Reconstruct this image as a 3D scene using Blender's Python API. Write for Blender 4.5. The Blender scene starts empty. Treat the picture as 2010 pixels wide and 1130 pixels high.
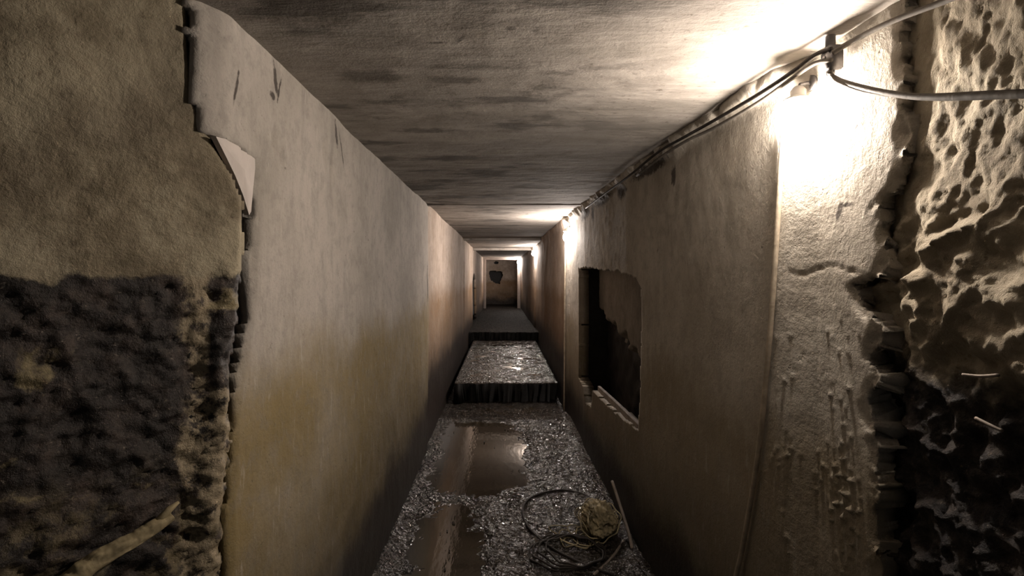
import bpy, bmesh, math, random
import numpy as np
from mathutils import Vector, Matrix

random.seed(4)
S = bpy.context.scene
C = S.collection
# ------------------------------------------------------------------ camera, world, exposure
EYE = 1.433
F = 1005.0                       # focal length in pixels of the 2010 px wide frame
cd = bpy.data.cameras.new('camera')
cam = bpy.data.objects.new('camera', cd); C.objects.link(cam)
cam.location = (0, 0, EYE); cam.rotation_euler = (math.radians(90), 0, 0)
cd.sensor_width = 36; cd.lens = 18; cd.shift_x = 20/2010; cd.shift_y = -25/2010
cd.clip_start = 0.02; cd.clip_end = 100
S.camera = cam
w = bpy.data.worlds.new('world'); S.world = w; w.use_nodes = True
w.node_tree.nodes['Background'].inputs[0].default_value = (0.9, 0.85, 0.8, 1)
w.node_tree.nodes['Background'].inputs[1].default_value = 0.035
S.view_settings.view_transform = 'Standard'; S.view_settings.look = 'None'
S.view_settings.gamma = 1; S.view_settings.use_curve_mapping = False
S.view_settings.exposure = 0.0
LAMP_POWER = 780.0
LAMP_COL = (1.0, 0.87, 0.75)

# ------------------------------------------------------------------ noise (numpy)
_r = np.random.RandomState(7)
_perm = np.concatenate([_r.permutation(256)]*3)
_g = _r.normal(size=(256, 3)); _g /= np.linalg.norm(_g, axis=1)[:, None]
def perlin(x, y, z):
    x, y, z = np.broadcast_arrays(np.asarray(x, float), np.asarray(y, float), np.asarray(z, float))
    xi, yi, zi = np.floor(x).astype(int), np.floor(y).astype(int), np.floor(z).astype(int)
    xf, yf, zf = x-xi, y-yi, z-zi
    f = lambda t: t*t*t*(t*(t*6-15)+10)
    u, v, w_ = f(xf), f(yf), f(zf)
    out = 0
    for a in (0, 1):
        for b in (0, 1):
            for c in (0, 1):
                h = _perm[(_perm[(_perm[(xi+a) & 255]+yi+b) & 255]+zi+c) & 255]
                g = _g[h]
                d = g[..., 0]*(xf-a)+g[..., 1]*(yf-b)+g[..., 2]*(zf-c)
                out = out + d*(u if a else 1-u)*(v if b else 1-v)*(w_ if c else 1-w_)
    return out*1.5
def fbm(x, y, z, o=4):
    s, a = 0, 1.0
    for i in range(o):
        s = s + a*perlin(x*2**i+i*7.3, y*2**i+i*3.1, z*2**i+i*5.7); a *= 0.5
    return s
def ridge(x, y, z, o=4):
    s, a = 0, 1.0
    for i in range(o):
        s = s + a*(1-2*np.abs(perlin(x*2**i+i*9.1, y*2**i+i*2.7, z*2**i+i*4.3))); a *= 0.5
    return s
def sm(e0, e1, x):
    t = np.clip((x-e0)/(e1-e0), 0, 1); return t*t*(3-2*t)

# ------------------------------------------------------------------ objects
def prop(o, label=None, cat=None, group=None, kind=None):
    if label: o['label'] = label
    if cat: o['category'] = cat
    if group: o['group'] = group
    if kind: o['kind'] = kind
    return o
def link(name, me, m, parent=None, smooth=True):
    o = bpy.data.objects.new(name, me); C.objects.link(o)
    if m: me.materials.append(m)
    if parent: o.parent = parent
    if smooth: me.polygons.foreach_set('use_smooth', [True]*len(me.polygons))
    return o
def empty(name, loc, label, cat, group=None):
    o = bpy.data.objects.new(name, None); C.objects.link(o); o.location = loc
    o.empty_display_size = 0.05
    return prop(o, label, cat, group)
def grid(name, us, vs, pos, m, mask=None, thick=0.0, flip=False, parent=None, rim=None):
    """a relief surface over the grid us x vs; pos(U,V) -> x,y,z arrays; mask(U,V) -> keep"""
    U, V = np.meshgrid(us, vs, indexing='ij')
    X, Y, Z = [np.broadcast_to(a, U.shape) for a in pos(U, V)]
    nu, nv = U.shape
    idx = np.arange(nu*nv).reshape(nu, nv)
    q = np.stack([idx[:-1, :-1], idx[1:, :-1], idx[1:, 1:], idx[:-1, 1:]], -1).reshape(-1, 4)
    if mask is not None:
        k = mask((U[:-1, :-1]+U[1:, 1:])/2, (V[:-1, :-1]+V[1:, 1:])/2).reshape(-1)
        q = q[k]
    if flip: q = q[:, ::-1]
    used = np.unique(q); remap = -np.ones(nu*nv, int); remap[used] = np.arange(len(used))
    P = np.stack([X, Y, Z], -1).reshape(-1, 3)[used]
    me = bpy.data.meshes.new(name)
    me.from_pydata(P.tolist(), [], remap[q].tolist()); me.update()
    o = link(name, me, m, parent)
    if thick:
        s = o.modifiers.new('thickness', 'SOLIDIFY'); s.thickness = thick; s.offset = -1
        if rim: me.materials.append(rim); s.material_offset_rim = 1; s.material_offset = 1
    return o
def bm_obj(name, bm, m, parent=None, smooth=True):
    me = bpy.data.meshes.new(name); bm.to_mesh(me); bm.free()
    return link(name, me, m, parent, smooth)
def tube_bm(bm, pts, r, seg=10, closed=False, caps=True):
    pts = [Vector(p) for p in pts]; n = len(pts); rings = []
    up = Vector((0.13, 0.21, 0.97)).normalized()
    for i, p in enumerate(pts):
        a = pts[(i-1) % n] if (closed or i > 0) else p
        b = pts[(i+1) % n] if (closed or i < n-1) else p
        t = (b-a).normalized()
        s = t.cross(up)
        if s.length < 1e-3: s = t.cross(Vector((1, 0, 0)))
        s.normalize(); u = s.cross(t).normalized()
        rr = r[i] if isinstance(r, (list, tuple)) else r
        rings.append([bm.verts.new(p+(s*math.cos(k*2*math.pi/seg)+u*math.sin(k*2*math.pi/seg))*rr) for k in range(seg)])
    m_ = n if closed else n-1
    for i in range(m_):
        A, B = rings[i], rings[(i+1) % n]
        for k in range(seg):
            bm.faces.new((A[k], A[(k+1) % seg], B[(k+1) % seg], B[k]))
    if caps and not closed:
        bm.faces.new(rings[0][::-1]); bm.faces.new(rings[-1])
def spline(pts, n=8):
    pts = [Vector(p) for p in pts]; out = []
    P = [pts[0]*2-pts[1]]+pts+[pts[-1]*2-pts[-2]]
    for i in range(1, len(P)-2):
        a, b, c, d = P[i-1:i+3]
        for k in range(n):
            t = k/n
            out.append(0.5*((2*b)+(c-a)*t+(2*a-5*b+4*c-d)*t*t+(3*b-a-3*c+d)*t**3))
    out.append(pts[-1]); return out
def tube(name, pts, r, m, parent=None, n=8, seg=10, closed=False):
    bm = bmesh.new(); tube_bm(bm, spline(pts, n) if not closed else pts, r, seg, closed); return bm_obj(name, bm, m, parent)
def box_bm(bm, lo, hi, bev=0.0):
    r = bmesh.ops.create_cube(bm, size=1)
    for v in r['verts']:
        for k in range(3): v.co[k] = lo[k]+(v.co[k]+0.5)*(hi[k]-lo[k])
    if bev:
        es = list({e for v in r['verts'] for e in v.link_edges})
        bmesh.ops.bevel(bm, geom=es, offset=bev, segments=2, affect='EDGES')
def onwall(px, py, x):
    """point of the plane X=x seen at that place of the frame"""
    d = x*F/(px-985.0)
    return Vector((x, d, EYE-(py-540.0)*d/F))

# ------------------------------------------------------------------ materials
class N:
    def __init__(s, name):
        s.m = bpy.data.materials.new(name); s.m.use_nodes = True; s.t = s.m.node_tree
        s.b = s.t.nodes['Principled BSDF']; s.tc = s.t.nodes.new('ShaderNodeTexCoord')
    def set(s, sock, v):
        if hasattr(v, 'is_output'): s.t.links.new(v, sock)
        else:
            if isinstance(v, (tuple, list)) and len(v) == 3 and sock.type == 'RGBA': v = (*v, 1)
            sock.default_value = v
    def coord(s, scale=(1, 1, 1), loc=(0, 0, 0), rot=(0, 0, 0)):
        n = s.t.nodes.new('ShaderNodeMapping'); s.t.links.new(s.tc.outputs['Object'], n.inputs[0])
        n.inputs['Scale'].default_value = scale; n.inputs['Location'].default_value = loc; n.inputs['Rotation'].default_value = rot
        return n.outputs[0]
    def noise(s, scale, detail=5, rough=0.55, vec=None, dist=0.0):
        n = s.t.nodes.new('ShaderNodeTexNoise'); s.t.links.new(vec or s.coord(), n.inputs['Vector'])
        n.inputs['Scale'].default_value = scale; n.inputs['Detail'].default_value = detail
        n.inputs['Roughness'].default_value = rough; n.inputs['Distortion'].default_value = dist
        return n.outputs['Fac']
    def vor(s, scale, vec=None, feat='F1'):
        n = s.t.nodes.new('ShaderNodeTexVoronoi'); n.feature = feat
        s.t.links.new(vec or s.coord(), n.inputs['Vector']); n.inputs['Scale'].default_value = scale
        return n.outputs['Distance']
    def ramp(s, v, a, b, c0=0.0, c1=1.0):
        n = s.t.nodes.new('ShaderNodeMapRange'); n.interpolation_type = 'SMOOTHSTEP'
        s.set(n.inputs['Value'], v); n.inputs['From Min'].default_value = a; n.inputs['From Max'].default_value = b
        n.inputs['To Min'].default_value = c0; n.inputs['To Max'].default_value = c1
        return n.outputs[0]
    def math(s, op, a, b=0.0):
        n = s.t.nodes.new('ShaderNodeMath'); n.operation = op; s.set(n.inputs[0], a); s.set(n.inputs[1], b); return n.outputs[0]
    def mix(s, f, a, b):
        n = s.t.nodes.new('ShaderNodeMix'); n.data_type = 'RGBA'
        s.set(n.inputs[0], f); s.set(n.inputs[6], a); s.set(n.inputs[7], b); return n.outputs[2]
    def axis(s, k):
        n = s.t.nodes.new('ShaderNodeSeparateXYZ'); s.t.links.new(s.tc.outputs['Object'], n.inputs[0]); return n.outputs[k]
    def bump(s, h, strength=0.5, dist=0.01, prev=None):
        n = s.t.nodes.new('ShaderNodeBump'); s.set(n.inputs['Height'], h)
        n.inputs['Strength'].default_value = strength; n.inputs['Distance'].default_value = dist
        if prev: s.t.links.new(prev, n.inputs['Normal'])
        return n.outputs[0]
    def done(s, col, rough=0.9, nrm=None, spec=0.3, metal=0.0):
        s.set(s.b.inputs['Base Color'], col); s.set(s.b.inputs['Roughness'], rough)
        s.b.inputs['Specular IOR Level'].default_value = spec; s.b.inputs['Metallic'].default_value = metal
        if nrm: s.t.links.new(nrm, s.b.inputs['Normal'])
        return s.m

def marks(n, c, L, axes, col, ns=30, amt=0.45, lo=0.6, hi=1.15, k_=1.0):
    """scars with a shape of their own: (u, v, ru, rv, tilt) on the surface"""
    u, v = n.axis(axes[0]), n.axis(axes[1]); nz = n.math('MULTIPLY', n.math('SUBTRACT', n.noise(ns, 5, 0.7), 0.5), amt*4)
    for cu, cv, ru, rv, k in L:
        du = n.math('SUBTRACT', u, cu); dv = n.math('SUBTRACT', v, cv)
        du = n.math('ADD', du, n.math('MULTIPLY', dv, k))
        a = n.math('POWER', n.math('ABSOLUTE', n.math('DIVIDE', du, ru)), 2.0); b = n.math('POWER', n.math('ABSOLUTE', n.math('DIVIDE', dv, rv)), 2.0)
        d = n.math('ADD', n.math('ADD', a, b), nz)
        c = n.mix(n.ramp(d, hi, lo, 0, k_), c, col)
    return c

def plaster(name, light, dark, stain, tide=1.24, damp_shade=0.55, grit=1.0, stained=1.0, scars=()):
    n = N(name); z = n.axis(2)
    c = n.mix(n.ramp(n.noise(2.3, 6, 0.6), 0.38, 0.66), light, dark)
    streak = n.noise(6, 5, 0.6, n.coord((1, 1.6, 0.28)))
    c = n.mix(n.math('MULTIPLY', n.ramp(streak, 0.52, 0.72), 0.35), c, tuple(v*0.6 for v in dark))
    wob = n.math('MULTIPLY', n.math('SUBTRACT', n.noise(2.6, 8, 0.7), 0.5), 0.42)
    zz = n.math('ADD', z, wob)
    tm = n.math('MULTIPLY', n.ramp(zz, tide+0.07, tide-0.17), n.ramp(n.noise(1.7, 5, 0.6, n.coord((1, 1, 1), (3, 1, 7))), 0.22, 0.62, 0.5*stained, 1.0*stained))
    c = n.mix(tm, c, stain)
    c = n.mix(n.math('MULTIPLY', n.ramp(zz, tide-0.12, damp_shade-0.25), 0.5), c, tuple(v*0.6 for v in stain))
    c = n.mix(n.math('MULTIPLY', n.ramp(n.noise(15, 7, 0.72), 0.46, 0.64), 0.35), c, tuple(v*0.62 for v in dark))
    c = n.mix(n.ramp(n.noise(40, 5, 0.7, n.coord((1, 1, 0.22), (4, 2, 0))), 0.56, 0.70, 0, 0.35), c, tuple(min(1, v*1.25) for v in light))
    c = n.mix(n.ramp(zz, damp_shade+0.30, damp_shade-0.20, 0.0, 0.35), c, (0.035, 0.03, 0.026))
    c = n.mix(n.ramp(zz, damp_shade-0.02, damp_shade-0.27, 0.0, 0.93), c, (0.014, 0.011, 0.010))  # base darkened by height: damp grime plus light falloff put into the colour
    sp = n.noise(34, 4, 0.7)
    c = n.mix(n.ramp(sp, 0.66, 0.74, 0.0, 0.65), c, (0.09, 0.075, 0.055))
    c = n.mix(n.ramp(n.noise(90, 3, 0.7), 0.5, 0.8, 0.0, 0.35), c, tuple(v*0.5 for v in dark))
    if scars: c = marks(n, c, scars, (1, 2), (0.05, 0.04, 0.035), 45, 0.8, 0.2, 1.1, 0.9)
    b = n.bump(n.noise(8, 6, 0.6), 0.5, 0.02)
    b = n.bump(n.noise(70, 5, 0.7), 0.35*grit, 0.006, b)
    b = n.bump(n.ramp(sp, 0.62, 0.76), 0.4, -0.006, b)
    return n.done(c, n.ramp(zz, 0.3, 1.2, 0.55, 0.9), b, 0.3)

M = {}
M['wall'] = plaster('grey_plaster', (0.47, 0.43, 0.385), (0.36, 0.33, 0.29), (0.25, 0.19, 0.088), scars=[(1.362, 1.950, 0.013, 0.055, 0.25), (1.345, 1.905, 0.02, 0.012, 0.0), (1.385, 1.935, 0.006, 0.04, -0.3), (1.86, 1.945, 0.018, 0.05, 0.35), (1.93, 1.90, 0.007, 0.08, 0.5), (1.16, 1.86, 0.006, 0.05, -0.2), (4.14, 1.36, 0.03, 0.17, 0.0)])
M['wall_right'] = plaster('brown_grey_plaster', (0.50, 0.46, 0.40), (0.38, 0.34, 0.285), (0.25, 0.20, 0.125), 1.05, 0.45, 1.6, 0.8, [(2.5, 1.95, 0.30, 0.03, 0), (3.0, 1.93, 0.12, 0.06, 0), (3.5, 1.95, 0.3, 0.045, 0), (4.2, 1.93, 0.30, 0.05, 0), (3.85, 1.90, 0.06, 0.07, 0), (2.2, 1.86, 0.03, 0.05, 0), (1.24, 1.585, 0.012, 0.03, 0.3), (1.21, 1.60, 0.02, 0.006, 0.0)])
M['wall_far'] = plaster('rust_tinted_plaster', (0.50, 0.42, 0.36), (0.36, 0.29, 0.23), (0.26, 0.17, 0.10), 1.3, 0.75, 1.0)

def near_left_mat():
    n = N('mottled_plaster_over_tar'); z = n.axis(2)
    a = n.mix(n.ramp(n.noise(5, 8, 0.72), 0.38, 0.60), (0.20, 0.165, 0.11), (0.40, 0.35, 0.25))
    a = n.mix(n.ramp(n.noise(2.2, 4, 0.6, n.coord((1, 1, 1), (5, 5, 5))), 0.45, 0.7, 0, 0.7), a, (0.17, 0.14, 0.10))
    a = n.mix(n.ramp(n.noise(28, 4, 0.7), 0.6, 0.72, 0, 0.6), a, (0.12, 0.09, 0.06))
    wob = n.math('MULTIPLY', n.math('SUBTRACT', n.noise(9, 6, 0.6, n.coord((1, 1, 1), (1, 2, 3))), 0.5), 0.13)
    zz = n.math('ADD', z, wob)
    tar = n.mix(n.ramp(n.noise(16, 6, 0.7), 0.42, 0.7), (0.02, 0.016, 0.014), (0.072, 0.054, 0.044))
    pat = n.ramp(n.noise(4.2, 6, 0.62, n.coord((1, 1, 1.5), (0.3, 2.2, 1.1), (0.5, 0, 0)), 0.5), 0.60, 0.66)
    tar = n.mix(pat, tar, (0.22, 0.18, 0.10))
    tar = n.mix(n.ramp(n.noise(52, 5, 0.8, n.coord((1, 1.6, 2.2), (0, 0, 0), (0.5, 0, 0))), 0.60, 0.70), tar, (0.22, 0.185, 0.15))
    tar = n.mix(n.math('MULTIPLY', n.ramp(n.noise(9, 6, 0.7), 0.5, 0.62), n.ramp(z, 1.1, 0.95)), tar, (0.15, 0.12, 0.07))
    x = n.axis(0); xw = n.math('ADD', x, n.math('MULTIPLY', n.math('SUBTRACT', n.noise(13, 6, 0.65), 0.5), 0.10))
    pm = n.math('MULTIPLY', n.ramp(xw, -0.668, -0.655), n.ramp(n.noise(24, 5, 0.7), 0.40, 0.52))
    pm = n.math('MULTIPLY', pm, n.math('SUBTRACT', 1.0, n.math('MULTIPLY', n.ramp(x, -0.632, -0.622), n.ramp(z, 1.16, 1.24))))
    tar = n.mix(pm, tar, (0.33, 0.27, 0.18))
    f = n.ramp(zz, 1.438, 1.426)
    c = n.mix(f, a, tar)
    b = n.bump(n.noise(22, 6, 0.65), 0.6, 0.014)
    b = n.bump(n.noise(110, 5, 0.75), 0.6, 0.006, b)
    r = n.mix(f, (0.9,)*3, (0.5,)*3)
    return n.done(c, r, b, 0.35)
M['near_left'] = near_left_mat()

def rough_mat():
    n = N('hacked_plaster_and_tar'); z = n.axis(2)
    a = n.mix(n.ramp(n.noise(6, 7, 0.65), 0.36, 0.64), (0.46, 0.40, 0.30), (0.30, 0.25, 0.18))
    a = n.mix(n.ramp(n.noise(30, 4, 0.7), 0.58, 0.7, 0, 0.7), a, (0.16, 0.12, 0.08))
    wob = n.math('MULTIPLY', n.math('SUBTRACT', n.noise(5, 7, 0.65), 0.5), 0.28)
    zz = n.math('ADD', z, wob)
    tar = n.mix(n.ramp(n.noise(14, 6, 0.75), 0.40, 0.72), (0.012, 0.01, 0.012), (0.085, 0.07, 0.06))
    tar = n.mix(n.ramp(n.noise(38, 4, 0.8), 0.62, 0.72), tar, (0.20, 0.16, 0.11))
    f = n.ramp(zz, 1.27, 1.21)
    c = n.mix(f, a, tar)
    b = n.bump(n.noise(34, 7, 0.75), 1.0, 0.014)
    b = n.bump(n.vor(60), 0.3, 0.004, b)
    return n.done(c, n.mix(f, (0.92,)*3, (0.5,)*3), b, 0.35)
M['rough'] = rough_mat()

def ceil_mat():
    n = N('board_marked_concrete')
    st = n.noise(3.0, 6, 0.62, n.coord((0.55, 2.6, 1)))
    c = n.mix(n.ramp(st, 0.36, 0.66), (0.39, 0.355, 0.32), (0.28, 0.255, 0.225))
    c = n.mix(n.ramp(n.noise(7, 6, 0.65), 0.42, 0.66, 0, 0.6), c, (0.24, 0.215, 0.19))
    x = n.axis(0)
    bl = n.noise(2.4, 7, 0.66, n.coord((0.75, 1.9, 1), (2.3, 0.7, 0)))
    m = n.math('MULTIPLY', n.ramp(bl, 0.51, 0.62), n.ramp(x, 0.55, 0.1, 0.25, 1.0))
    c = n.mix(n.math('MULTIPLY', m, 0.75), c, (0.085, 0.075, 0.066))
    c = n.mix(n.ramp(n.noise(45, 4, 0.75), 0.56, 0.70, 0, 0.55), c, (0.13, 0.11, 0.09))
    c = n.mix(n.ramp(n.noise(14, 5, 0.7), 0.64, 0.70, 0, 0.7), c, (0.10, 0.08, 0.065))
    c = marks(n, c, [(-0.37, 1.47, 0.10, 0.055, 0.0), (-0.14, 1.50, 0.09, 0.03, 0.0), (0.0, 1.66, 0.14, 0.022, 0.0), (-0.30, 2.02, 0.13, 0.035, 0.0), (-0.45, 1.20, 0.07, 0.03, 0.0), (-0.52, 1.10, 0.02, 0.014, 0.0), (-0.10, 1.24, 0.008, 0.03, 0.5), (-0.16, 1.26, 0.03, 0.006, 0.4), (0.02, 1.19, 0.012, 0.009, 0.0), (0.08, 1.20, 0.010, 0.008, 0.0), (-0.2, 2.5, 0.2, 0.05, 0.0), (-0.33, 3.1, 0.16, 0.06, 0.0)], (0, 1), (0.12, 0.105, 0.092), 13, 0.9, -0.1, 1.5, 0.85)
    b = n.bump(n.noise(9, 6, 0.6, n.coord((0.5, 2, 1))), 0.5, 0.012)
    b = n.bump(n.noise(80, 4, 0.7), 0.4, 0.005, b)
    return n.done(c, 0.9, b, 0.3)
M['ceiling'] = ceil_mat()

def floor_mat(name='wet_dirty_concrete', rough=None):
    n = N(name)
    c = n.mix(n.ramp(n.noise(7, 7, 0.7), 0.35, 0.65), (0.016, 0.012, 0.009), (0.042, 0.034, 0.028))
    c = n.mix(n.ramp(n.noise(48, 4, 0.75), 0.62, 0.7), c, (0.20, 0.17, 0.15))  # pale grit specks, colour raised to stand in for lamp glints
    if rough: c = n.mix(0.93, c, (0.008, 0.007, 0.006))
    r = n.ramp(n.noise(12, 6, 0.7), 0.35, 0.7, 0.07, 0.32)
    b = n.bump(n.noise(36, 2, 0.5), 1.0, 0.042)
    b = n.bump(n.noise(95, 3, 0.6), 0.6, 0.012, b)
    return n.done(c, rough or r, b, 0.12 if rough else 0.6)
M['floor'] = floor_mat()
M['floor_far'] = floor_mat('damp_dirty_concrete', 0.75)
def water_mat():
    n = N('muddy_water')
    c = n.mix(n.ramp(n.noise(5, 4, 0.6), 0.4, 0.6), (0.026, 0.019, 0.012), (0.040, 0.030, 0.019))
    b = n.bump(n.noise(14, 3, 0.5, n.coord((2.5, 0.6, 1))), 0.09, 0.01)
    return n.done(c, 0.05, b, 0.55)
M['water'] = water_mat()
def simple(name, col, rough=0.6, metal=0.0, var=0.35, scale=20, bumps=0.2, spec=0.4):
    n = N(name)
    c = n.mix(n.ramp(n.noise(scale, 5, 0.65), 0.35, 0.65), col, tuple(v*(1-var) for v in col))
    return n.done(c, rough, n.bump(n.noise(scale*3, 4, 0.6), bumps, 0.004), spec, metal)
M['tar'] = simple('black_tar', (0.02, 0.017, 0.017), 0.6, var=0.5, bumps=0.6)
M['rim_black'] = simple('black_rim_concrete', (0.009, 0.008, 0.007), 0.6, var=0.5, bumps=0.6, spec=0.2)  # near-black concrete for the rims of the raised slabs
M['flake'] = simple('fresh_white_plaster', (0.62, 0.56, 0.52), 0.85, var=0.12, scale=12)
M['cable'] = simple('dusty_grey_cable', (0.13, 0.115, 0.10), 0.8, spec=0.15)
M['cable_dark'] = simple('dark_cable', (0.045, 0.038, 0.034), 0.7, spec=0.2)
M['conduit'] = simple('painted_conduit', (0.50, 0.42, 0.32), 0.5)
M['metal'] = simple('grey_zinc', (0.22, 0.21, 0.21), 0.5, 0.6)
M['ceramic'] = simple('dirty_white_porcelain', (0.6, 0.57, 0.52), 0.35, var=0.2)
M['straw'] = simple('dirty_yellow_sacking', (0.42, 0.35, 0.21), 0.85, var=0.6, scale=14, bumps=0.6)
M['wood'] = simple('pale_splintered_wood', (0.38, 0.31, 0.18), 0.8, var=0.4, scale=9, bumps=0.6)
M['greywood'] = simple('grey_weathered_wood', (0.30, 0.25, 0.21), 0.75, var=0.4, scale=16, bumps=0.4)
M['stone'] = simple('wet_stone', (0.11, 0.095, 0.085), 0.16, var=0.5, scale=30, spec=0.7)
M['frame'] = simple('pale_painted_frame', (0.50, 0.44, 0.40), 0.7, var=0.2, scale=6)
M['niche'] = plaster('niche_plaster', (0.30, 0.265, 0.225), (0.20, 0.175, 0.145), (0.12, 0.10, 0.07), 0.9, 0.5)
def bulb_mat(name='lit_bulb', k=1.0, col=LAMP_COL):
    m = bpy.data.materials.new(name); m.use_nodes = True; t = m.node_tree
    b = t.nodes['Principled BSDF']
    b.inputs['Emission Color'].default_value = (*col, 1); b.inputs['Emission Strength'].default_value = LAMP_POWER*k
    return m
M['bulb'] = bulb_mat()
M['bulb_far'] = bulb_mat('lit_bulb_cooler', 1.35, (1.0, 0.88, 0.80))

# ------------------------------------------------------------------ the setting
H = EYE+0.571                     # ceiling height
ar = lambda a, b, s: np.linspace(a, b, max(2, int(round((b-a)/s))+1))
def struct(o): o['kind'] = 'structure'; return o

# left wall of the first length
ez = [-0.2, 0.3, 0.9, 1.15, 1.32, 1.50, 1.62, 1.715, 1.735, 1.9, 2.3]
ey = [1.12, 1.12, 1.14, 1.17, 1.23, 1.25, 1.25, 1.25, 1.07, 1.055, 1.05]
def left_mask(Y, Z):
    return Y > np.interp(Z, ez, ey)+0.010*fbm(Y*9, Z*9, 3.3, 4)
def left_pos(Y, Z):
    x = -0.604+0.010*fbm(Y*1.1, Z*1.1, 0.4, 3)+0.0022*fbm(Y*9, Z*9, 8, 3)
    x = x-0.012*sm(0.02, 0.0, Y-np.interp(Z, ez, ey))-0.036*sm(1.14, 1.04, Y)*sm(1.68, 1.76, Z)
    # two gouges near the top edge
    for (cy, cz, ry, rz) in ((1.36, 1.79, 0.016, 0.035), (1.40, 1.76, 0.008, 0.03), (1.75, 1.86, 0.02, 0.05), (1.82, 1.80, 0.012, 0.06)):
        x = x-0.016*np.exp(-((Y-cy)/ry)**2-((Z-cz)/rz)**2)
    return x, Y, Z
struct(grid('wall_left', ar(0.95, 4.20, 0.011), ar(-0.1, H+0.06, 0.011), left_pos, M['wall'], left_mask, 0.05))
# tarred masonry behind the plaster edge
struct(grid('wall_left', ar(1.08, 1.55, 0.014), ar(-0.1, H+0.06, 0.014),
     lambda Y, Z: (-0.665+0.02*fbm(Y*12, Z*12, 1, 4), Y, Z), M['tar'], None, 0.05))

# near left wall, splayed outward towards the viewer
sz = [-0.2, 0.4, 0.8, 1.05, 1.22, 1.36, 1.50, 1.60, 1.66, 1.72, 1.80, 1.95, 2.3]
pxe = [432, 440, 446, 452, 463, 475, 486, 484, 462, 425, 390, 376, 376]
def ray_t(px):
    k = (px-985.0)/F
    return (k*1.10+0.62)/(0.64-k*0.77)
st = [ray_t(p) for p in pxe]
def nl_mask(T, Z):
    return T < np.interp(Z, sz, st)+(0.004+0.010*sm(1.4, 1.1, Z))*fbm(T*14, Z*14, 5.1, 4)
def nl_pos(T, Z):
    low = sm(1.445, 1.405, Z+0.05*fbm(T*9, Z*9, 2, 3))
    d = 0.012*fbm(T*2, Z*2, 0.7, 3)+0.003*fbm(T*16, Z*16, 3, 3)
    r = ridge(T*9+Z*7, Z*11-T*3, 2.2, 5)
    d = d+low*(-0.022+0.011*r+0.007*fbm(T*25+Z*14, Z*34, 4, 3)+0.005*ridge(T*34+Z*30, Z*52-T*18, 2, 3))
    # pale ridge of mortar running down beside the corner
    e = np.interp(Z, sz, st)
    d = d+low*0.018*np.exp(-((T-e+0.035+0.02*fbm(Z*5, 0.3, 1, 2))/0.028)**2)
    d = d-0.02*sm(0.018, 0.0, e-T)
    return -0.62+0.64*T+0.77*d, 1.10+0.77*T-0.64*d, Z
struct(grid('wall_left', ar(-1.15, 0.12, 0.0065), ar(-0.1, H+0.06, 0.0065), nl_pos, M['near_left'], nl_mask, 0.04))

# right wall up to the second lamp, one surface with a vertical ridge behind the lamps
RY = [0.80, 1.05, 1.32, 1.41, 1.44, 2.90, 4.20, 4.60, 5.20, 5.30, 5.33, 8.30]
RX = [0.825, 0.820, 0.815, 0.782, 0.775, 0.705, 0.678, 0.692, 0.692, 0.664, 0.660, 0.655]
ry_px = [(-200, 785), (0, 785), (330, 785), (365, 770), (400, 735), (450, 745), (500, 755), (540, 740), (560, 690), (600, 700), (640, 735), (700, 718), (740, 735), (800, 712), (900, 738), (1130, 735), (1500, 735)]
re_z = np.array([EYE-(p-540)*0.82/d for p, d in ry_px])[::-1]; re_y = np.array([0.82*F/d for p, d in ry_px])[::-1]
NICHE = [(4.62, 1.49), (4.2, 1.50), (3.6, 1.475), (3.1, 1.46), (2.72, 1.42), (2.63, 1.36), (2.64, 1.0), (2.68, 0.62), (3.2, 0.585), (3.85, 0.56), (3.92, 0.42), (4.15, 0.40), (4.3, 0.50), (4.62, 0.50)]
def inpoly(Y, Z, poly):
    c = np.zeros(np.broadcast(Y, Z).shape, bool); n = len(poly)
    for i in range(n):
        y1, z1 = poly[i]; y2, z2 = poly[(i+1) % n]
        with np.errstate(divide='ignore', invalid='ignore'):
            t = ((z1 > Z) != (z2 > Z)) & (Y < (y2-y1)*(Z-z1)/(z2-z1+1e-12)+y1)
        c ^= t
    return c
def right_mask(Y, Z):
    j = 0.018*fbm(Y*11, Z*11, 1.3, 3)
    k = 0.014*fbm(Y*12, Z*12, 6.3, 4)
    return (Y > np.interp(Z, re_z, re_y)+j) & ~inpoly(Y+k, Z+k*0.8, NICHE)
def right_pos(Y, Z):
    near = sm(2.0, 1.5, Y)
    x = np.interp(Y, RY, RX)+0.004*fbm(Y*1.0, Z*1.0, 4.4, 3)*sm(1.5, 2.2, Y)
    x = x+0.0006*fbm(Y*14, Z*14, 2, 3)
    # crumbs of loose render stuck to the lower wall
    low = sm(1.38, 1.22, Z)*sm(1.50, 1.42, Y)
    cr = np.clip(fbm(Y*60+Z*26, Z*50-Y*20, 7, 3)-0.62+0.55*perlin(Y*7, Z*7, 3), 0, 0.5)
    x = x-low*0.030*cr
    # thin broken lip at the free edge
    e = Y-np.interp(Z, re_z, re_y)
    x = x+0.012*sm(0.03, 0.0, e)*(0.6+fbm(Y*20, Z*20, 1, 3))
    # horizontal crack
    x = x+0.0028*np.exp(-((Z-1.447-0.010*np.sin(Y*31)-0.006*fbm(Y*20, 1, 1, 3))/0.004)**2)*sm(1.12, 1.18, Y)*sm(1.42, 1.38, Y)
    # broken concrete fillet along the ceiling
    x = x-(0.035+0.030*fbm(Y*6, Z*9, 3, 5))*sm(H-0.07+0.05*perlin(Y*3, 2, 1), H, Z)*sm(1.15, 1.6, Y)
    return x, Y, Z
struct(grid('wall_right', np.concatenate([ar(0.85, 1.6, 0.006)[:-1], ar(1.6, 5.35, 0.013)]), ar(-0.1, H+0.06, 0.0075), right_pos, M['wall_right'], right_mask, 0.09, flip=True))
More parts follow.
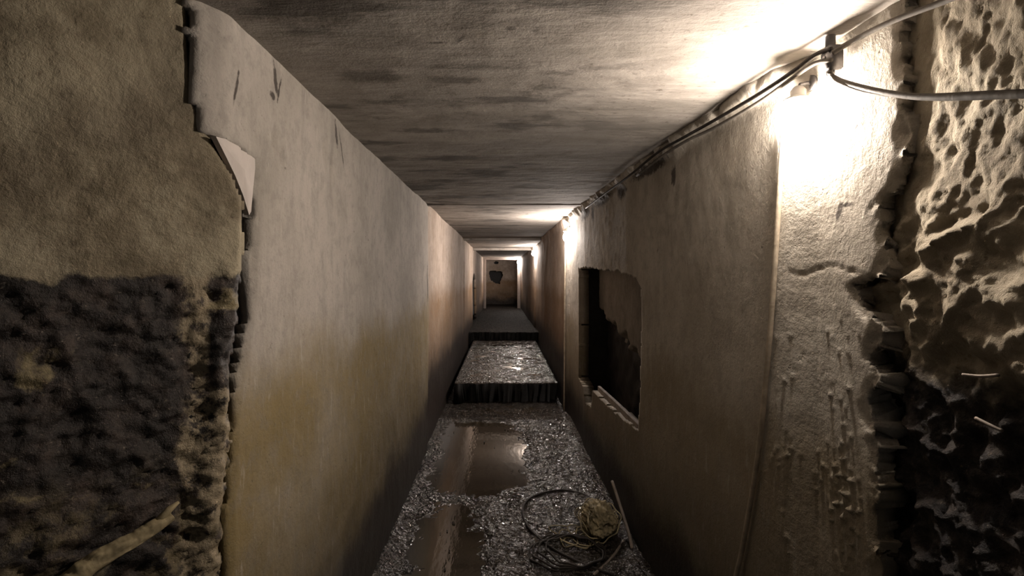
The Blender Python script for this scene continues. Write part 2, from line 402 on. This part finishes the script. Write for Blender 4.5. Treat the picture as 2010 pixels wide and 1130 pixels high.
# hacked-back wall at the right of the frame
def rough_pos(Y, Z):
    low = sm(1.34, 1.20, Z+0.06*fbm(Y*6, Z*6, 2, 3))
    mid = sm(1.66, 1.50, Z)*(1-low)
    top = 1-low-mid
    x = 0.842+0.035*low-(0.17-0.10*low)*(1.05-Y)
    x = x+(0.006+0.020*sm(1.66, 1.5, Z))*sm(-0.13, -0.02, Y-np.interp(Z, re_z, re_y)+0.03*fbm(Y*9, Z*9, 3, 3))+0.006*fbm(Y*26, Z*22, 8, 4)
    x = x-(0.005*fbm(Y*20, Z*17, 0.3, 5)+0.002*fbm(Y*70, Z*60, 2, 2)-0.012*np.clip(fbm(Y*24, Z*19, 5, 4)-0.35, 0, 1))*top
    x = x-(0.015*ridge(Y*6+Z*2, Z*13+Y*2, 1.7, 5)+0.012*fbm(Y*14, Z*22, 3, 4))*mid
    x = x-(0.026*ridge(Y*8, Z*8, 4.7, 5)+0.012*fbm(Y*22, Z*22, 9, 4))*low
    return x, Y, Z
struct(grid('wall_right', ar(0.30, 1.30, 0.0055), ar(-0.1, H+0.06, 0.0055), rough_pos, M['rough'], None, 0.06, flip=True))

# the recess in the right wall: back, jambs, soffit
def niche_back(Y, Z):
    return 0.885+0.012*fbm(Y*4, Z*4, 1, 4)+0.09*sm(0.03, -0.03, Z-(1.10-0.30*(4.5-Y)/1.8)+0.06*fbm(Y*5, Z*5, 2, 3)), Y, Z
bk = struct(grid('wall_right', ar(2.4, 4.75, 0.015), ar(0.2, 1.65, 0.015), niche_back, M['niche'], lambda Y, Z: Z > 1.00-0.16*(4.6-Y)+0.05*fbm(Y*6, Z*6, 2, 4), 0.03, flip=True))
struct(grid('wall_right', ar(2.4, 4.75, 0.03), ar(0.1, 1.65, 0.03), lambda Y, Z: (0.97+0.02*fbm(Y*7, Z*7, 2, 4), Y, Z), M['tar'], None, 0.03, flip=True))
bm = bmesh.new(); box_bm(bm, (0.72, 4.63, 0.1), (1.0, 4.75, 1.65)); box_bm(bm, (0.80, 2.40, 0.1), (1.0, 2.58, 1.65))
box_bm(bm, (0.78, 2.4, 1.52), (1.0, 4.75, 1.65)); box_bm(bm, (0.79, 2.4, 0.1), (1.0, 4.75, 0.36))
struct(bm_obj('wall_right', bm, M['tar'], smooth=False))

# further lengths: left and right walls
def side(y0, y1, x0, x1, sgn, mat, z0=-0.1, step=0.03, mask=None, seed=0.0, top=H+0.06, fillet=0.0):
    def p(Y, Z):
        x = x0+(x1-x0)*(Y-y0)/(y1-y0)+0.008*fbm(Y*1.2, Z*1.2, seed, 4)
        if fillet: x = x-sgn*fillet*(1+0.6*fbm(Y*5, Z*5, seed, 3))*sm(H-0.1, H, Z)
        return x, Y, Z
    return struct(grid('wall_left' if sgn < 0 else 'wall_right', ar(y0, y1, step), ar(z0, top, step), p, mat, mask, 0.06, flip=(sgn > 0)))
side(4.17, 8.32, -0.622, -0.615, -1, M['wall_far'], seed=1.1)
OPEN = [(10.6, 1.30), (10.9, 1.47), (11.5, 1.46), (11.9, 1.35), (11.95, 0.3), (10.55, 0.3)]
side(8.30, 16.05, -0.610, -0.585, -1, M['wall_far'], seed=2.1, mask=lambda Y, Z: ~inpoly(Y+0.03*fbm(Y*4, Z*4, 1, 3), Z, OPEN))
struct(grid('wall_left', ar(10.2, 12.3, 0.06), ar(0.2, 1.7, 0.06), lambda Y, Z: (-0.95+0.03*fbm(Y*4, Z*4, 2, 3), Y, Z), M['tar'], None, 0.03))
def far_right(Y, Z):
    x = np.interp(Y, [5.30, 8.28, 8.34, 10.05, 10.15, 16.05], [0.660, 0.640, 0.672, 0.672, 0.640, 0.60])
    return x+0.008*fbm(Y*1.2, Z*1.2, 5, 4)-0.02*(1+fbm(Y*5, Z*5, 1, 3))*sm(H-0.1, H, Z), Y, Z
struct(grid('wall_right', ar(5.33, 16.05, 0.03), ar(-0.1, H+0.06, 0.03), far_right, M['wall_far'], None, 0.06, flip=True))

# ceilings
def ceil(y0, y1, z, step, x0=-0.75, x1=1.0):
    def p(X, Y):
        return X, Y, z+0.006*fbm(X*1.6, Y*2.4, 1.5, 4)+0.0012*fbm(X*14, Y*20, 2, 2)-0.003*np.clip(fbm(X*3+5, Y*9, 4, 3)-0.4, 0, 1)
    return struct(grid('ceiling', ar(x0, x1, step), ar(y0, y1, step), p, M['ceiling'], None, 0.08, flip=True))
ceil(0.0, 4.19, H, 0.013, -1.6, 1.1)
ceil(4.15, 8.30, H+0.022, 0.03)
ceil(8.26, 10.85, H+0.005, 0.03)
ceil(10.80, 16.05, H-0.015, 0.05)
bm = bmesh.new(); box_bm(bm, (-0.75, 10.8, H-0.045), (0.85, 10.95, H+0.1), 0.006); struct(bm_obj('trim_1', bm, M['ceiling'], smooth=False))
bm = bmesh.new(); box_bm(bm, (-0.75, 8.22, H-0.012), (0.85, 8.32, H+0.1), 0.006); struct(bm_obj('trim_2', bm, M['ceiling'], smooth=False))
bm = bmesh.new(); box_bm(bm, (-0.75, 4.12, H-0.006), (0.85, 4.20, H+0.1), 0.004); struct(bm_obj('trim_3', bm, M['ceiling'], smooth=False))

# floors
def basin(X, Y):
    b = np.exp(-((X+0.17)/0.36)**4-((Y-4.15)/0.85)**4)
    b = np.maximum(b, 0.9*np.exp(-((X+0.30)/0.20)**2-((Y-2.6)/0.7)**2))
    return b
def floor_pos(X, Y):
    z = 0.011*fbm(X*5, Y*5, 1, 4)+0.006*ridge(X*16, Y*16, 2, 3)+0.010
    z = z-0.034*basin(X, Y)-0.012*sm(5.0, 5.4, Y)
    z = z+0.03*sm(-0.50, -0.60, X)*sm(4.5, 2.0, Y)
    return X, Y, z
struct(grid('floor', ar(-1.6, 1.1, 0.012), ar(0.3, 9.4, 0.012), floor_pos, M['floor'], lambda X, Y: (np.abs(X) < 0.9) | (Y < 1.5), 0.05))
def slab(y0, y1, z, x0, x1, seed, mk='floor'):
    def p(X, Y):
        zz = z+0.006*fbm(X*5, Y*5, seed, 4)+0.003*ridge(X*14, Y*14, seed, 3)
        ed = sm(0.02, 0.0, Y-y0-0.01*fbm(X*9, 1, seed, 3))
        return X, Y+0.012*fbm(X*7, 2, seed, 3)*ed, zz-0.012*ed
    return struct(grid('floor', ar(x0, x1, 0.014), ar(y0, y1, 0.014), p, M[mk], None, 0.30, rim=M['rim_black']))
slab(5.65, 9.40, 0.245, -0.52, 0.615, 3)
slab(9.32, 18.8, 0.395, -0.75, 0.80, 6, 'floor_far')

# the end: door frame, end wall with a broken hole
bm = bmesh.new()
box_bm(bm, (-0.575, 16.0, 0.38), (-0.497, 16.10, H+0.01), 0.006); box_bm(bm, (0.488, 16.0, 0.38), (0.585, 16.10, H+0.01), 0.006)
box_bm(bm, (-0.497, 16.0, EYE+0.482), (0.488, 16.10, H+0.01), 0.006)
d1 = struct(bm_obj('door_1', bm, M['frame'], smooth=False))
bm = bmesh.new(); box_bm(bm, (-0.80, 16.04, 0.38), (-0.57, 16.2, H+0.05)); box_bm(bm, (0.58, 16.04, 0.38), (0.80, 16.2, H+0.05)); struct(bm_obj('wall_front', bm, M['wall_far'], smooth=False))
HOLE = [(-0.44, 1.60), (-0.2, 1.585), (0.02, 1.56), (0.05, 1.43), (-0.02, 1.30), (-0.06, 1.12), (-0.24, 1.14), (-0.40, 1.26), (-0.46, 1.42)]
struct(grid('wall_back', ar(-0.9, 0.9, 0.02), ar(0.2, H+0.05, 0.02), lambda X, Z: (X, 18.3+0.02*fbm(X*4, Z*4, 2, 4), Z), M['wall_far'],
    lambda X, Z: ~(inpoly(X+0.03*fbm(X*6, Z*6, 1, 3), Z, HOLE) | (((X+0.20)/0.09)**2+((Z-1.88)/0.05)**2 < 1)), 0.12, flip=False))
bm = bmesh.new(); box_bm(bm, (-0.9, 18.6, 0.2), (0.9, 18.65, H+0.05)); struct(bm_obj('wall_back', bm, M['tar'], smooth=False))
side(16.1, 18.5, -0.66, -0.66, -1, M['wall_far'], seed=8); side(16.1, 18.5, 0.66, 0.66, 1, M['wall_far'], seed=9)
ceil(16.05, 18.6, H, 0.06)

# ------------------------------------------------------------------ lamps
def lamp(y, xw, z, label, r=0.030, off=0.045, bulb='bulb'):
    """bare bulb hanging just off the wall at depth y; xw = wall surface there"""
    x = xw-off
    e = empty('wall_lamp', (x, y, z), label, 'lamp', 'bare bulbs along the right wall')
    bm = bmesh.new()
    prof = [(0.0, -0.042), (0.014, -0.039), (0.024, -0.030), (0.0295, -0.014), (0.030, 0.0), (0.027, 0.014), (0.020, 0.028), (0.0145, 0.040), (0.0135, 0.048)]
    prof = [(a*r/0.03, b*r/0.03) for a, b in prof]
    rings = []
    for a, b in prof[1:]:
        rings.append([bm.verts.new((a*math.cos(k*math.pi/8), a*math.sin(k*math.pi/8), b)) for k in range(16)])
    tip = bm.verts.new((0, 0, prof[0][1]))
    for k in range(16): bm.faces.new((tip, rings[0][(k+1) % 16], rings[0][k]))
    for A, B in zip(rings[:-1], rings[1:]):
        for k in range(16): bm.faces.new((A[k], A[(k+1) % 16], B[(k+1) % 16], B[k]))
    bm_obj('bulb', bm, M[bulb], e)
    bm = bmesh.new(); tube_bm(bm, [(0, 0, 0.046), (0, 0, 0.05), (0, 0, 0.078), (0, 0, 0.088)], [0.015, 0.018, 0.019, 0.011], 16); tube_bm(bm, [(-0.004, 0, 0.052), (-0.004, 0, 0.056), (-0.004, 0, 0.062)], [0.032, 0.032, 0.020], 24); bm_obj('socket', bm, M['ceramic'], e)  # lampholder, with a wide flange added to shade the ceiling above
    bm = bmesh.new(); tube_bm(bm, [(0, 0, 0.080), (0.005, 0, 0.094), (off*0.6, 0, 0.098), (off+0.004, 0, 0.098)], 0.005, 8)
    tube_bm(bm, [(off-0.006, 0, 0.098), (off+0.004, 0, 0.098)], 0.02, 16); bm_obj('bracket', bm, M['metal'], e)
    return e
L1 = lamp(1.340, 0.812, EYE+0.405, 'nearest bright bare bulb high on right wall above the pale vertical conduit', off=0.036)
lamp(5.17, 0.692, EYE+0.390, 'second bare bulb along the tunnel, on right wall past the dark recess', r=0.036, off=0.038, bulb='bulb_far')
lamp(10.0, 0.670, EYE+0.430, 'third bare bulb along the tunnel, small glowing point on right wall', r=0.036, off=0.05, bulb='bulb_far')
lamp(15.93, 0.560, EYE+0.405, 'farthest bare bulb, at top right corner of the end door frame', r=0.034, off=0.05, bulb='bulb_far')

# conduits under the lamps
def conduit(pts, r, label, clips=True, mat='conduit'):
    e = empty('conduit', pts[-1], label, 'conduit')
    o = tube('pipe', [Vector(p)-Vector(pts[-1]) for p in pts], r, M[mat], e)
    if clips:
        for p in pts[1:-1]:
            q = Vector(p)-Vector(pts[-1])
            bm = bmesh.new(); tube_bm(bm, [q+Vector((0, 0, -0.007)), q+Vector((0, 0, 0.007))], r*1.35, 12)
            box_bm(bm, (q.x-0.002, q.y-0.022, q.z-0.006), (q.x+r*1.6, q.y+0.022, q.z+0.006), 0.001); bm_obj('clip', bm, M['metal'], e)
    return e
cp = [(0.768, 1.395, EYE+0.40), (0.768, 1.415, EYE+0.25), (0.766, 1.44, EYE+0.0), (0.763, 1.47, EYE-0.25), (0.758, 1.52, EYE-0.55), (0.752, 1.60, EYE-0.85), (0.747, 1.66, EYE-1.05), (0.744, 1.70, 0.02)]
conduit(cp, 0.0075, 'thin pale conduit running down right wall under the nearest bulb', False)
conduit([(0.655, 5.26, EYE+0.36), (0.652, 5.28, EYE), (0.650, 5.30, EYE-0.6), (0.648, 5.32, 0.02)], 0.009, 'thin conduit running down right wall under the second bulb', False, 'conduit')

# cables in the ceiling corner
def cable(name, pts, r, m, label): return prop(tube(name, pts, r, m, n=6, seg=8), label, 'cable')
def pxs(L): return [onwall(*a) for a in L]
cable('electric_cable', pxs([(1632, 96, 0.775), (1600, 108, 0.765), (1560, 138, 0.755), (1500, 178, 0.745), (1440, 214, 0.735), (1390, 243, 0.725), (1345, 268, 0.700), (1290, 300, 0.675), (1235, 345, 0.655), (1190, 378, 0.645), (1150, 408, 0.640)]),
      0.0055, M['cable_dark'], 'dark cable sagging along corner of ceiling and right wall, the upper of two')
cable('electric_cable', pxs([(1632, 118, 0.775), (1600, 124, 0.765), (1560, 150, 0.755), (1505, 190, 0.745), (1450, 224, 0.735), (1395, 254, 0.725), (1348, 276, 0.702), (1300, 306, 0.68), (1250, 345, 0.655)]),
      0.0055, M['cable'], 'grey cable along corner of ceiling and right wall, just below the dark one')
cable('electric_cable', pxs([(1634, 104, 0.775), (1660, 88, 0.79), (1720, 56, 0.79), (1780, 30, 0.79), (1850, 4, 0.79), (1930, -30, 0.78)]),
      0.006, M['cable'], 'grey cable rising from junction box to top right corner of view')
cable('electric_cable', pxs([(1628, 140, 0.775), (1634, 150, 0.785), (1660, 162, 0.79), (1720, 178, 0.785), (1790, 189, 0.775), (1860, 191, 0.765), (1940, 188, 0.755), (2040, 184, 0.745), (2200, 178, 0.73)]),
      0.006, M['cable'], 'thick grey cable swagging right from junction box across rough wall')
cable('electric_cable', pxs([(1632, 146, 0.778), (1645, 160, 0.785), (1690, 178, 0.79), (1730, 185, 0.785), (1790, 187, 0.787), (1850, 187, 0.779), (1930, 183, 0.765), (2040, 179, 0.755)]),
      0.004, M['cable'], 'thinner cable hanging beside thick grey cable across rough wall')
# junction fitting
p = onwall(1630, 115, 0.785)
e = empty('junction_box', p, 'small grey junction box where the cables meet in the ceiling corner', 'junction box')
bm = bmesh.new(); box_bm(bm, (-0.014, -0.018, -0.030), (0.022, 0.018, 0.028), 0.004); bm_obj('body', bm, M['metal'], e)
bm = bmesh.new(); tube_bm(bm, [(0.0, 0, 0.028), (0.0, 0, 0.06), (0.0, 0.0, 0.085)], [0.011, 0.011, 0.013], 12); bm_obj('nipple', bm, M['metal'], e)
bm = bmesh.new(); tube_bm(bm, [(0, 0, -0.030), (0, 0, -0.046)], [0.010, 0.008], 12); bm_obj('gland', bm, M['metal'], e)
bm = bmesh.new(); tube_bm(bm, [(-0.014, 0, 0), (-0.018, 0, 0)], [0.006, 0.005], 10); bm_obj('screw', bm, M['metal'], e)

# white flake of plaster wedged in the left edge
def flake():
    out = [(424, 268), (455, 275), (500, 290), (501, 330), (497, 370), (493, 415), (489, 422), (478, 385), (462, 345), (445, 310)]
    bm = bmesh.new(); c = Vector((0, 0, 0)); P = []
    for a, b in out:
        q = onwall(a, b, -0.606); P.append(q); c += q
    c /= len(P)
    e0 = bpy.data.objects
    f = []
    for s in (0.0, -0.012):
        f.append([bm.verts.new((q-c)+Vector((s, 0, 0))) for q in P])
    n = len(P); cen = bm.verts.new((0.006, 0, 0.01)); cb = bm.verts.new((-0.014, 0, 0))
    for i in range(n):
        j = (i+1) % n
        bm.faces.new((f[0][i], f[0][j], cen)); bm.faces.new((f[1][j], f[1][i], cb)); bm.faces.new((f[0][j], f[0][i], f[1][i], f[1][j]))
    bmesh.ops.recalc_face_normals(bm, faces=bm.faces[:])
    o = bm_obj('plaster_flake', bm, M['flake'], smooth=False); o.location = c
    prop(o, 'fresh white triangular flake of plaster at broken edge of left wall', 'plaster')
flake()

# pale splintered batten against the tarred wall at lower left
def batten():
    a = Vector((-0.86, 0.80, 0.0)); pts = []
    def onsplay(px, py, d):
        k = (px-985.0)/F; t = (k*1.10+0.62)/(0.64-k*0.77); x, y = -0.62+0.64*t+0.77*d, 1.10+0.77*t-0.64*d
        return Vector((x, y, EYE-(py-540)*y/F))
    P = [onsplay(*q) for q in ((120, 1150, .02), (180, 1102, .02), (240, 1068, .02), (295, 1035, .018), (330, 1012, .014))]
    bm = bmesh.new(); Q = spline(P, 24); tube_bm(bm, Q, [0.020-0.00008*i for i in range(len(Q))], 20)
    for v in bm.verts: v.co += Vector((0.7, -0.7, 1))*0.006*float(fbm(v.co.x*22, v.co.y*22, v.co.z*75, 4))
    tube_bm(bm, [P[3], onsplay(325, 1000, .02), onsplay(345, 985, .016)], [0.010, 0.007, 0.003], 7)
    o = bm_obj('timber_batten', bm, M['wood']); prop(o, 'pale splintered batten lying diagonally against black tarred wall at lower left', 'timber')
batten()

# splinters on the dark hacked wall at right
for pts, r, lab in (([(1915, 820), (1945, 835), (1968, 845)], 0.004, 'short pale splinter sticking out of the dark rubble wall at right'),
                    ([(1890, 735), (1925, 738), (1960, 736)], 0.004, 'thin pale horizontal twig in the dark rubble wall at right')):
    o = tube('wood_splinter', [onwall(a, b, 0.79) for a, b in pts], r*0.7, M['greywood'], seg=6); prop(o, lab, 'splinter')

# board standing in the recess
bm = bmesh.new()
q0 = Vector((0.73, 2.72, 0.60)); q1 = Vector((0.735, 3.86, 0.585))
for s in (0,):
    vs = [bm.verts.new(v) for v in ((0.722, 2.70, 0.37), (0.722, 3.84, 0.37), (0.722, 3.86, 0.60), (0.722, 3.3, 0.625), (0.722, 2.70, 0.645))]
    vb = [bm.verts.new(v.co+Vector((0.022, 0, 0))) for v in vs]
    bm.faces.new(vs[::-1]); bm.faces.new(vb)
    for i in range(5): bm.faces.new((vs[i], vs[(i+1) % 5], vb[(i+1) % 5], vb[i]))
bmesh.ops.recalc_face_normals(bm, faces=bm.faces[:]); bmesh.ops.bevel(bm, geom=bm.edges[:], offset=0.003, segments=1, affect='EDGES')
prop(bm_obj('wooden_board', bm, M['greywood'], smooth=False), 'grey board standing on edge in sill of the dark wall recess', 'board')

# ------------------------------------------------------------------ floor things
def puddle(name, x0, x1, y0, y1, z, label):
    bm = bmesh.new(); n = 40
    cx, cy = (x0+x1)/2, (y0+y1)/2
    vs = [bm.verts.new((cx+(x1-x0)/2*math.copysign(abs(math.cos(t))**0.6, math.cos(t)), cy+(y1-y0)/2*math.copysign(abs(math.sin(t))**0.6, math.sin(t)), z)) for t in [k*2*math.pi/n for k in range(n)]]
    bm.faces.new(vs)
    return prop(bm_obj(name, bm, M['water'], smooth=False), label, 'puddle')
puddle('puddle', -0.58, 0.62, 1.4, 5.62, 0.0025, 'brown muddy puddle on near floor before the step')
puddle('puddle', -0.50, 0.60, 5.8, 9.2, 0.2455, 'puddle on raised floor past the first step')

# grit and gravel strewn over the wet floor
bm = bmesh.new(); rnd = random.Random(3)
base = bmesh.new(); bmesh.ops.create_icosphere(base, subdivisions=1, radius=1)
bv = [v.co.copy() for v in base.verts]; bf = [[v.index for v in f.verts] for f in base.faces]; base.free()
V, Fc = [], []
for k in range(11000):
    y = 1.7+3.75*rnd.random()**0.9; x = rnd.uniform(-0.58, 0.66)
    if basin(np.array(x), np.array(y)) > 0.25 and rnd.random() < 0.97: continue
    if x < 0 and rnd.random() < 0.8: continue
    r = rnd.choice((0.002, 0.003, 0.004, 0.005, 0.006, 0.009)); z = 0.008
    Rm = Matrix.Rotation(rnd.random()*6, 3, 'Z') @ Matrix.Rotation(rnd.random()*6, 3, 'X')
    o_ = len(V); s = Vector((rnd.uniform(.7, 1.4), rnd.uniform(.7, 1.3), rnd.uniform(.5, .9)))
    for v in bv:
        q = Rm @ Vector((v.x*s.x*r, v.y*s.y*r, v.z*s.z*r)); V.append((x+q.x, y+q.y, z+q.z))
    Fc += [[o_+i for i in f] for f in bf]
me = bpy.data.meshes.new('gravel'); me.from_pydata(V, [], Fc)
bm.free()
prop(link('gravel', me, M['stone'], smooth=False), 'fine wet grit scattered over the near floor', 'gravel', kind='stuff')

# loose cable loops on the floor
def floor_pt(px, py, h=0.012):
    d = (EYE-h)*F/(py-540.0); return Vector(((px-985.0)*d/F, d, h))
cl = [(1205, 1128), (1150, 1108), (1100, 1085), (1060, 1058), (1034, 1030), (1026, 1000), (1040, 978), (1075, 965), (1110, 962), (1150, 972), (1175, 995)]
cable('loose_cable', [floor_pt(a, b, 0.018) for a, b in cl], 0.0065, M['cable_dark'], 'dark loose cable looping across the wet floor left of the pale bundle')
def ring(cx, cy, rx, ry, n=48, h=0.02, w=0.1, seed=0):
    return [Vector((cx+rx*math.cos(k*2*math.pi/n)*(1+w*math.sin(2*k*2*math.pi/n+seed)), cy+ry*math.sin(k*2*math.pi/n), h+0.006*math.sin(k*0.9+seed))) for k in range(n)]
bm = bmesh.new()
for k in range(4): tube_bm(bm, ring(0.33+0.012*k, 2.62-0.01*k, 0.19-0.018*k, 0.17-0.01*k, h=0.02+0.008*k, seed=k), 0.005, 8, closed=True)
prop(bm_obj('cable_coil', bm, M['cable_dark']), 'flat coil of thin dark cable on floor in front of the pale bundle', 'cable')

# tangled pale bundle against the right wall
def bundle():
    c = Vector((0.535, 2.83, 0.085))
    e = empty('tangled_bundle', (c.x, c.y, 0.0), 'pale yellow tangled bundle of sacking on wet floor against right wall', 'bundle')
    bm = bmesh.new(); bmesh.ops.create_icosphere(bm, subdivisions=6, radius=1)
    P = np.array([v.co[:] for v in bm.verts]); a = np.arctan2(P[:, 1], P[:, 0])
    fold = ridge(P[:, 0]*4+P[:, 2]*2, P[:, 1]*1.3+P[:, 2]*2.5, P[:, 2]*1.1-P[:, 0]*2, 4)
    d = 1+0.22*fbm(P[:, 0]*1.3, P[:, 1]*1.3, P[:, 2]*1.3, 3)+0.12*fold+0.10*np.sin(3*a+1)
    for v, k in zip(bm.verts, d):
        v.co = Vector((v.co.x*0.080, v.co.y*0.13, v.co.z*0.066*(1.25 if v.co.z > 0 else 0.9)))*float(k)+Vector((0, 0, 0.080))
    bm_obj('sacking', bm, M['straw'], e)
    r2 = random.Random(5)
    for k in range(11):
        pts = []; ax = Vector((r2.uniform(-1, 1), r2.uniform(-1, 1), r2.uniform(-.5, 1))).normalized(); u = ax.orthogonal().normalized(); w_ = ax.cross(u)
        cx = Vector((r2.uniform(-0.02, 0.01), r2.uniform(-.03, .03), 0)); rs = r2.uniform(0.75, 1.12)
        for i in range(56):
            t = i*2*math.pi/56; q = u*math.cos(t)+w_*math.sin(t)
            q = q*(rs+0.10*math.sin(3*t+k)+0.25*float(perlin(q.x*2+k, q.y*2, q.z*2)))
            pts.append(cx+Vector((q.x*0.094, q.y*0.14, max(q.z*0.082+0.084, 0.012))))
        b2 = bmesh.new(); tube_bm(b2, pts, r2.uniform(0.002, 0.0045), 7, closed=True); bm_obj('strand', b2, M['straw'], e)
    for k in range(6):
        ox, oy = r2.uniform(-0.20, -0.10), r2.uniform(-0.12, 0.06); rx, ry = r2.uniform(.04, .09), r2.uniform(.05, .10)
        pts = [Vector((ox+rx*math.cos(t)*(1+.3*math.sin(2*t+k)), oy+ry*math.sin(t), 0.016+0.012*(1+math.sin(t*2+k)))) for t in [i*2*math.pi/40 for i in range(40)]]
        b2 = bmesh.new(); tube_bm(b2, pts, 0.003, 7, closed=True); bm_obj('strand', b2, M['straw'], e)
    return e
bundle()
o = tube('wooden_stick', [(0.655, 3.04, 0.21), (0.665, 2.92, 0.15), (0.675, 2.72, 0.06), (0.675, 2.65, 0.02)], 0.009, M['greywood'], seg=8)
prop(o, 'grey stick leaning beside the pale bundle at foot of right wall', 'stick')
tube_pts = [floor_pt(1165, 1128), floor_pt(1200, 1095), floor_pt(1225, 1060)]
o = tube('wooden_stick', tube_pts, 0.007, M['greywood'], seg=8); prop(o, 'thin pale stick lying on floor in front of the tangled bundle', 'stick')
